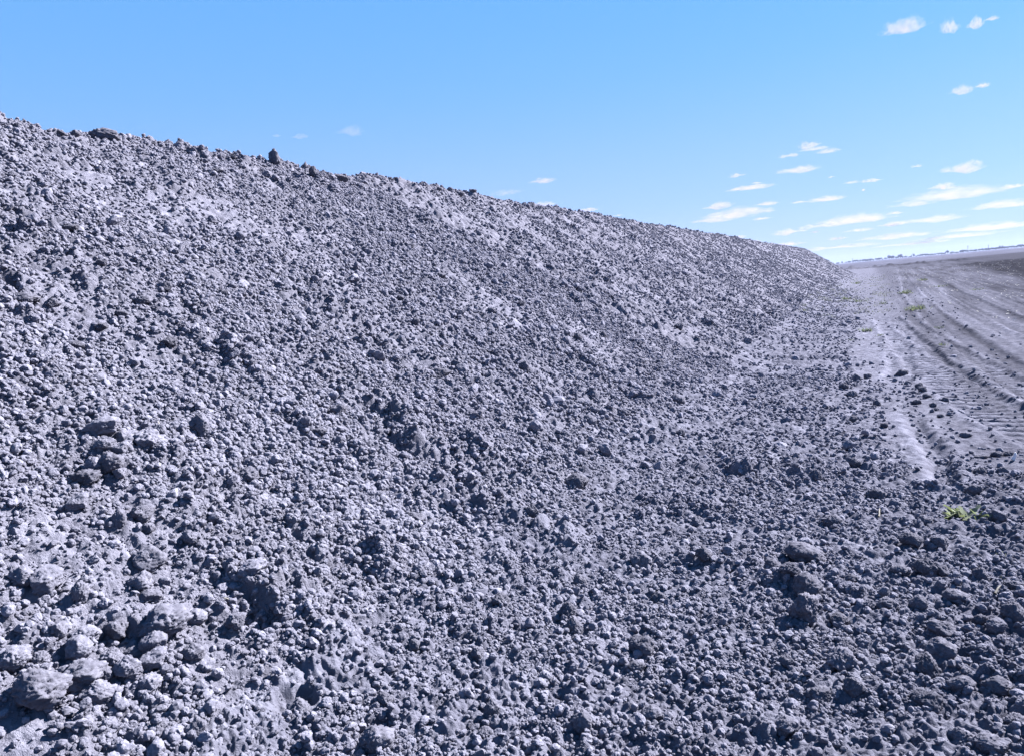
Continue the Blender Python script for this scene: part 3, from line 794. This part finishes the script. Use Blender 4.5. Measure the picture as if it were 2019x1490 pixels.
for k, (px, w, h) in enumerate(TREES):
    D = 1900+rt.uniform(-60, 60); p = at_dist(px, D)
    o = bpy.data.objects.new('far_tree', TP[k % len(TP)]); C.objects.link(o)
    hm = h*D/F*1.12; wm = w*D/F
    wd = (.9, 1.3, 1.8, .6, 2.2)[(k % len(TP)) % 5]
    zt = 0.35*float(perlin(np.array([p[0]/60]), np.array([p[1]/60]), 23)[0])
    o.location = (p[0], p[1], zt); o.scale = (wm*1.25/wd, wm*1.25/wd, hm); o.rotation_euler = (0, 0, rt.uniform(0, 6.28))
    lab = TL.get(round((px-1640)*5.327))
    side = 'left part of the far tree line' if px < 1735 else ('middle of the far tree line' if px < 1890 else 'dense right part of the far tree line')
    tag(o, lab or f'small bluish tree in the {side}', 'tree', 'far trees in the ' + side)

def pole(px, h_px, arms, label):
    D = 1750.; p = at_dist(px, D); H = h_px*D/F; V, T = [], []
    root = bpy.data.objects.new('utility_pole', None); C.objects.link(root); root.location = (p[0], p[1], 0.0)
    root.rotation_euler = (0, 0, yaw)
    tag(root, label, 'pole', 'poles on the horizon')
    def tube(nm, a, b, ra, rb):
        V, T = [], []; a, b = Vector(a), Vector(b); ax = (b-a).normalized(); u = ax.orthogonal().normalized(); v = ax.cross(u)
        for c_, r_ in ((a, ra), (b, rb)):
            for q in range(8): V.append(tuple(c_+u*r_*math.cos(q*.7854)+v*r_*math.sin(q*.7854)))
        for q in range(8): T.append((q, (q+1) % 8, 8+(q+1) % 8, 8+q))
        me = mesh_from(nm, V, Q=T); me.materials.append(M_POLE); o = bpy.data.objects.new(nm, me); C.objects.link(o); o.parent = root; return o
    tube('post', (0, 0, -.5), (0, 0, H), .42, .28)
    for z_, l_ in arms: tube('crossarm', (-l_, 0, H*z_), (l_, 0, H*z_), .18, .18)
pole(1681, 7.5, [(.93, 1.0)], 'thin utility pole far left on the horizon above the small trees')
pole(1908.5, 11, [(.95, 2.0), (.80, 1.6)], 'utility pole with crossarms, left of the pair on the right of the horizon')
pole(1949, 9.5, [(.92, 1.4), (.55, 1.8), (.42, 1.5)], 'utility pole with a box-like head, right of the pair on the horizon')

# ------------------------------------------------------------------ clouds: thin puffs of bright vapour, each at its own place in the sky
def cloud_mat(dens):
    m_ = bpy.data.materials.new('cloud_vapour'); m_.use_nodes = True; n = m_.node_tree.nodes; n.clear()
    v = n.new('ShaderNodeVolumePrincipled'); v.inputs['Color'].default_value = (.365, .30, .395, 1); v.inputs['Anisotropy'].default_value = .15
    l = m_.node_tree.links; tc = n.new('ShaderNodeTexCoord'); ln = n.new('ShaderNodeVectorMath'); ln.operation = 'DOT_PRODUCT'
    l.new(tc.outputs['Object'], ln.inputs[0]); l.new(tc.outputs['Object'], ln.inputs[1])
    oi = n.new('ShaderNodeObjectInfo'); ad = n.new('ShaderNodeVectorMath'); ad.operation = 'MULTIPLY_ADD'; ad.inputs[1].default_value = (3.6, 3.6, 1.7)
    cx = n.new('ShaderNodeMath'); cx.operation = 'MULTIPLY'; cx.inputs[1].default_value = 40; l.new(oi.outputs['Random'], cx.inputs[0])
    l.new(tc.outputs['Object'], ad.inputs[0]); l.new(cx.outputs[0], ad.inputs[2])
    nz = n.new('ShaderNodeTexNoise'); nz.inputs['Scale'].default_value = 1.0; nz.inputs['Detail'].default_value = 5; nz.inputs['Roughness'].default_value = .6; l.new(ad.outputs[0], nz.inputs['Vector'])
    def mth(op, a, b):
        k = n.new('ShaderNodeMath'); k.operation = op
        for q, w in enumerate((a, b)):
            if isinstance(w, (int, float)): k.inputs[q].default_value = w
            else: l.new(w, k.inputs[q])
        return k.outputs[0]
    core = mth('SUBTRACT', mth('MULTIPLY', nz.outputs['Fac'], 5.2), mth('ADD', mth('MULTIPLY', ln.outputs['Value'], 1.1), 1.75))
    cl_ = mth('MAXIMUM', mth('MINIMUM', core, 1.0), 0.0)
    l.new(mth('MULTIPLY', cl_, dens), v.inputs['Density'])
    o = n.new('ShaderNodeOutputMaterial'); m_.node_tree.links.new(v.outputs[0], o.inputs['Volume']); return m_
def cloud_mesh(seed):
    rs = random.Random(seed); bm = bmesh.new(); bmesh.ops.create_icosphere(bm, subdivisions=5, radius=1)
    off = Vector((rs.uniform(0, 90), rs.uniform(0, 90), rs.uniform(0, 90)))
    lum = [(rs.uniform(-.75, .75), rs.uniform(.25, .6), rs.uniform(.2, 1.0)) for _ in range(6)]
    for v in bm.verts:
        d = v.co.copy(); x_ = d.x
        env = sum(h_*math.exp(-((x_-c_)/w_)**2*2.5) for c_, w_, h_ in lum); env = .25+.75*min(1.2, env)
        tilt = .25*mnoise.noise(Vector((x_*1.3, 0, 0))+off)
        q = Vector((d.x, d.y, (d.z if d.z > 0 else d.z*.35)*env + tilt))
        nz = mnoise.noise(d*2.1+off)*.40 + abs(mnoise.noise(d*4.6+off))*.34 + mnoise.noise(d*10+off)*.20 + mnoise.noise(d*21+off)*.11
        q = Vector((q.x*(1+nz*.75), q.y*(1+nz*.75), q.z*(1+nz*1.4)+nz*.22)); v.co = q
    me = bpy.data.meshes.new('cloud_shape'); bm.to_mesh(me); bm.free()
    for p in me.polygons: p.use_smooth = True
    return me
CM = [cloud_mesh(700+k) for k in range(12)]
CLOUDS = """1781 53 69 30|1873 53 32 24|1923 46 27 20|1955 37 22 7|1896 178 36 18|1937 169 24 9|1596 286 40 15|1604 294 56 7|1633 298 44 10|1556 307 36 9|1571 335 78 14|1455 346 32 9|1480 370 88 11|1492 361 20 4|1417 406 58 16|1510 402 46 9|1455 420 130 22|1410 433 100 14|1503 431 36 6|1628 393 70 11|1575 399 30 5|1807 328 18 6|1898 331 66 22|1640 349 12 4|1679 360 30 6|1718 356 38 7|1702 375 7 5|1857 368 44 14|1880 382 170 24|1800 402 80 12|1998 367 40 9|1973 404 100 17|1690 432 130 22|1620 445 80 12|1834 433 108 13|1560 457 64 14|1606 458 18 4|1766 420 28 6|1760 442 50 9|1692 454 56 7|1763 466 120 13|1950 448 150 14|1652 470 34 7|1885 466 140 9|1550 482 66 8|1655 487 130 9|1800 480 130 7|1350 455 34 7|1453 468 38 7|1490 476 26 5|591 269 34 11 t|690 258 56 24 t|545 268 18 6 t|1069 357 54 12|1000 379 70 15 t|1066 404 60 12|1160 414 44 8|1217 425 20 4""".split('|')
CL = {'1781 53': 'rounded white cloud high at upper right, largest of the high ones', '1873 53': 'ragged wisp right of the rounded high cloud', '1923 46': 'small white cloud near the upper right corner', '1955 37': 'thin sliver nearest the upper right corner',
      '1896 178': 'wing-shaped cloud alone below the high ones on the right', '1937 169': 'small sliver right of the wing-shaped cloud', '1880 382': 'longest white cloud with a grey underside low on the right', '1455 420': 'wide ragged cloud above the crest right of centre',
      '1898 331': 'domed white cloud above the longest low cloud', '591 269': 'faint small cloud above the pointed clod on the crest', '690 258': 'faint blurred cloud above the crest left of centre', '545 268': 'faintest tiny cloud at far left above the crest',
      '1069 357': 'small white cloud, highest of those just above the middle of the crest', '1000 379': 'faint flat cloud touching the middle of the crest', '1480 370': 'flat straight streak of cloud above the wide ragged one'}
CMATS = {}
for k, s_ in enumerate(CLOUDS):
    f_ = s_.split(); px, py, w, h = map(float, f_[:4]); thin = len(f_) > 4
    d = ray(px, py); d = d/np.linalg.norm(d); el = max(d[2], .03)
    D = min(1400/el, 24000); c = d*D
    wx, hz2 = .5*w*D/F*1.12, .5*h*D/F*1.3
    o = bpy.data.objects.new('cloud', CM[(k*5) % 12].copy() if thin else CM[(k*5) % 12]); C.objects.link(o)
    dy = max(.45*wx, hz2)
    key = ('t' if thin else 'n', round(math.log2(dy)*2))
    if key not in CMATS: CMATS[key] = cloud_mat((.15 if thin else .6)/dy)
    if not o.data.materials: o.data.materials.append(CMATS[key])
    o.material_slots[0].link = 'OBJECT'; o.material_slots[0].material = CMATS[key]
    o.location = (c[0], c[1], c[2]+EYE - hz2*.2); o.scale = (wx, dy, hz2); o.rotation_euler = (0, 0, math.atan2(-c[0], c[1]) + (math.pi if k % 2 else 0))
    lab = CL.get(f'{f_[0]} {f_[1]}')
    reg = 'low over the far field at right' if px > 1650 and py > 300 else ('just above the crest of the heap' if py > 335 else 'in the loose group above the far end of the heap')
    tag(o, lab or f'small thin white cloud {reg}', 'cloud', 'clouds ' + reg)

# ------------------------------------------------------------------ haze over the plain
hx = 2750.
bm = bmesh.new(); bmesh.ops.create_cube(bm, size=1)
for v in bm.verts: v.co = Vector((v.co.x*2*hx, v.co.y*2*hx, -3 + (v.co.z+.5)*27))
me = bpy.data.meshes.new('haze'); bm.to_mesh(me); bm.free()
hzo = bpy.data.objects.new('haze', me); C.objects.link(hzo)
hm_ = bpy.data.materials.new('haze_air'); hm_.use_nodes = True; n = hm_.node_tree.nodes; n.clear()
v = n.new('ShaderNodeVolumePrincipled'); v.inputs['Color'].default_value = (.44, .50, .78, 1); v.inputs['Density'].default_value = .0001; v.inputs['Anisotropy'].default_value = 0.0
oo = n.new('ShaderNodeOutputMaterial'); hm_.node_tree.links.new(v.outputs[0], oo.inputs['Volume']); me.materials.append(hm_)
tag(hzo, kind='stuff')
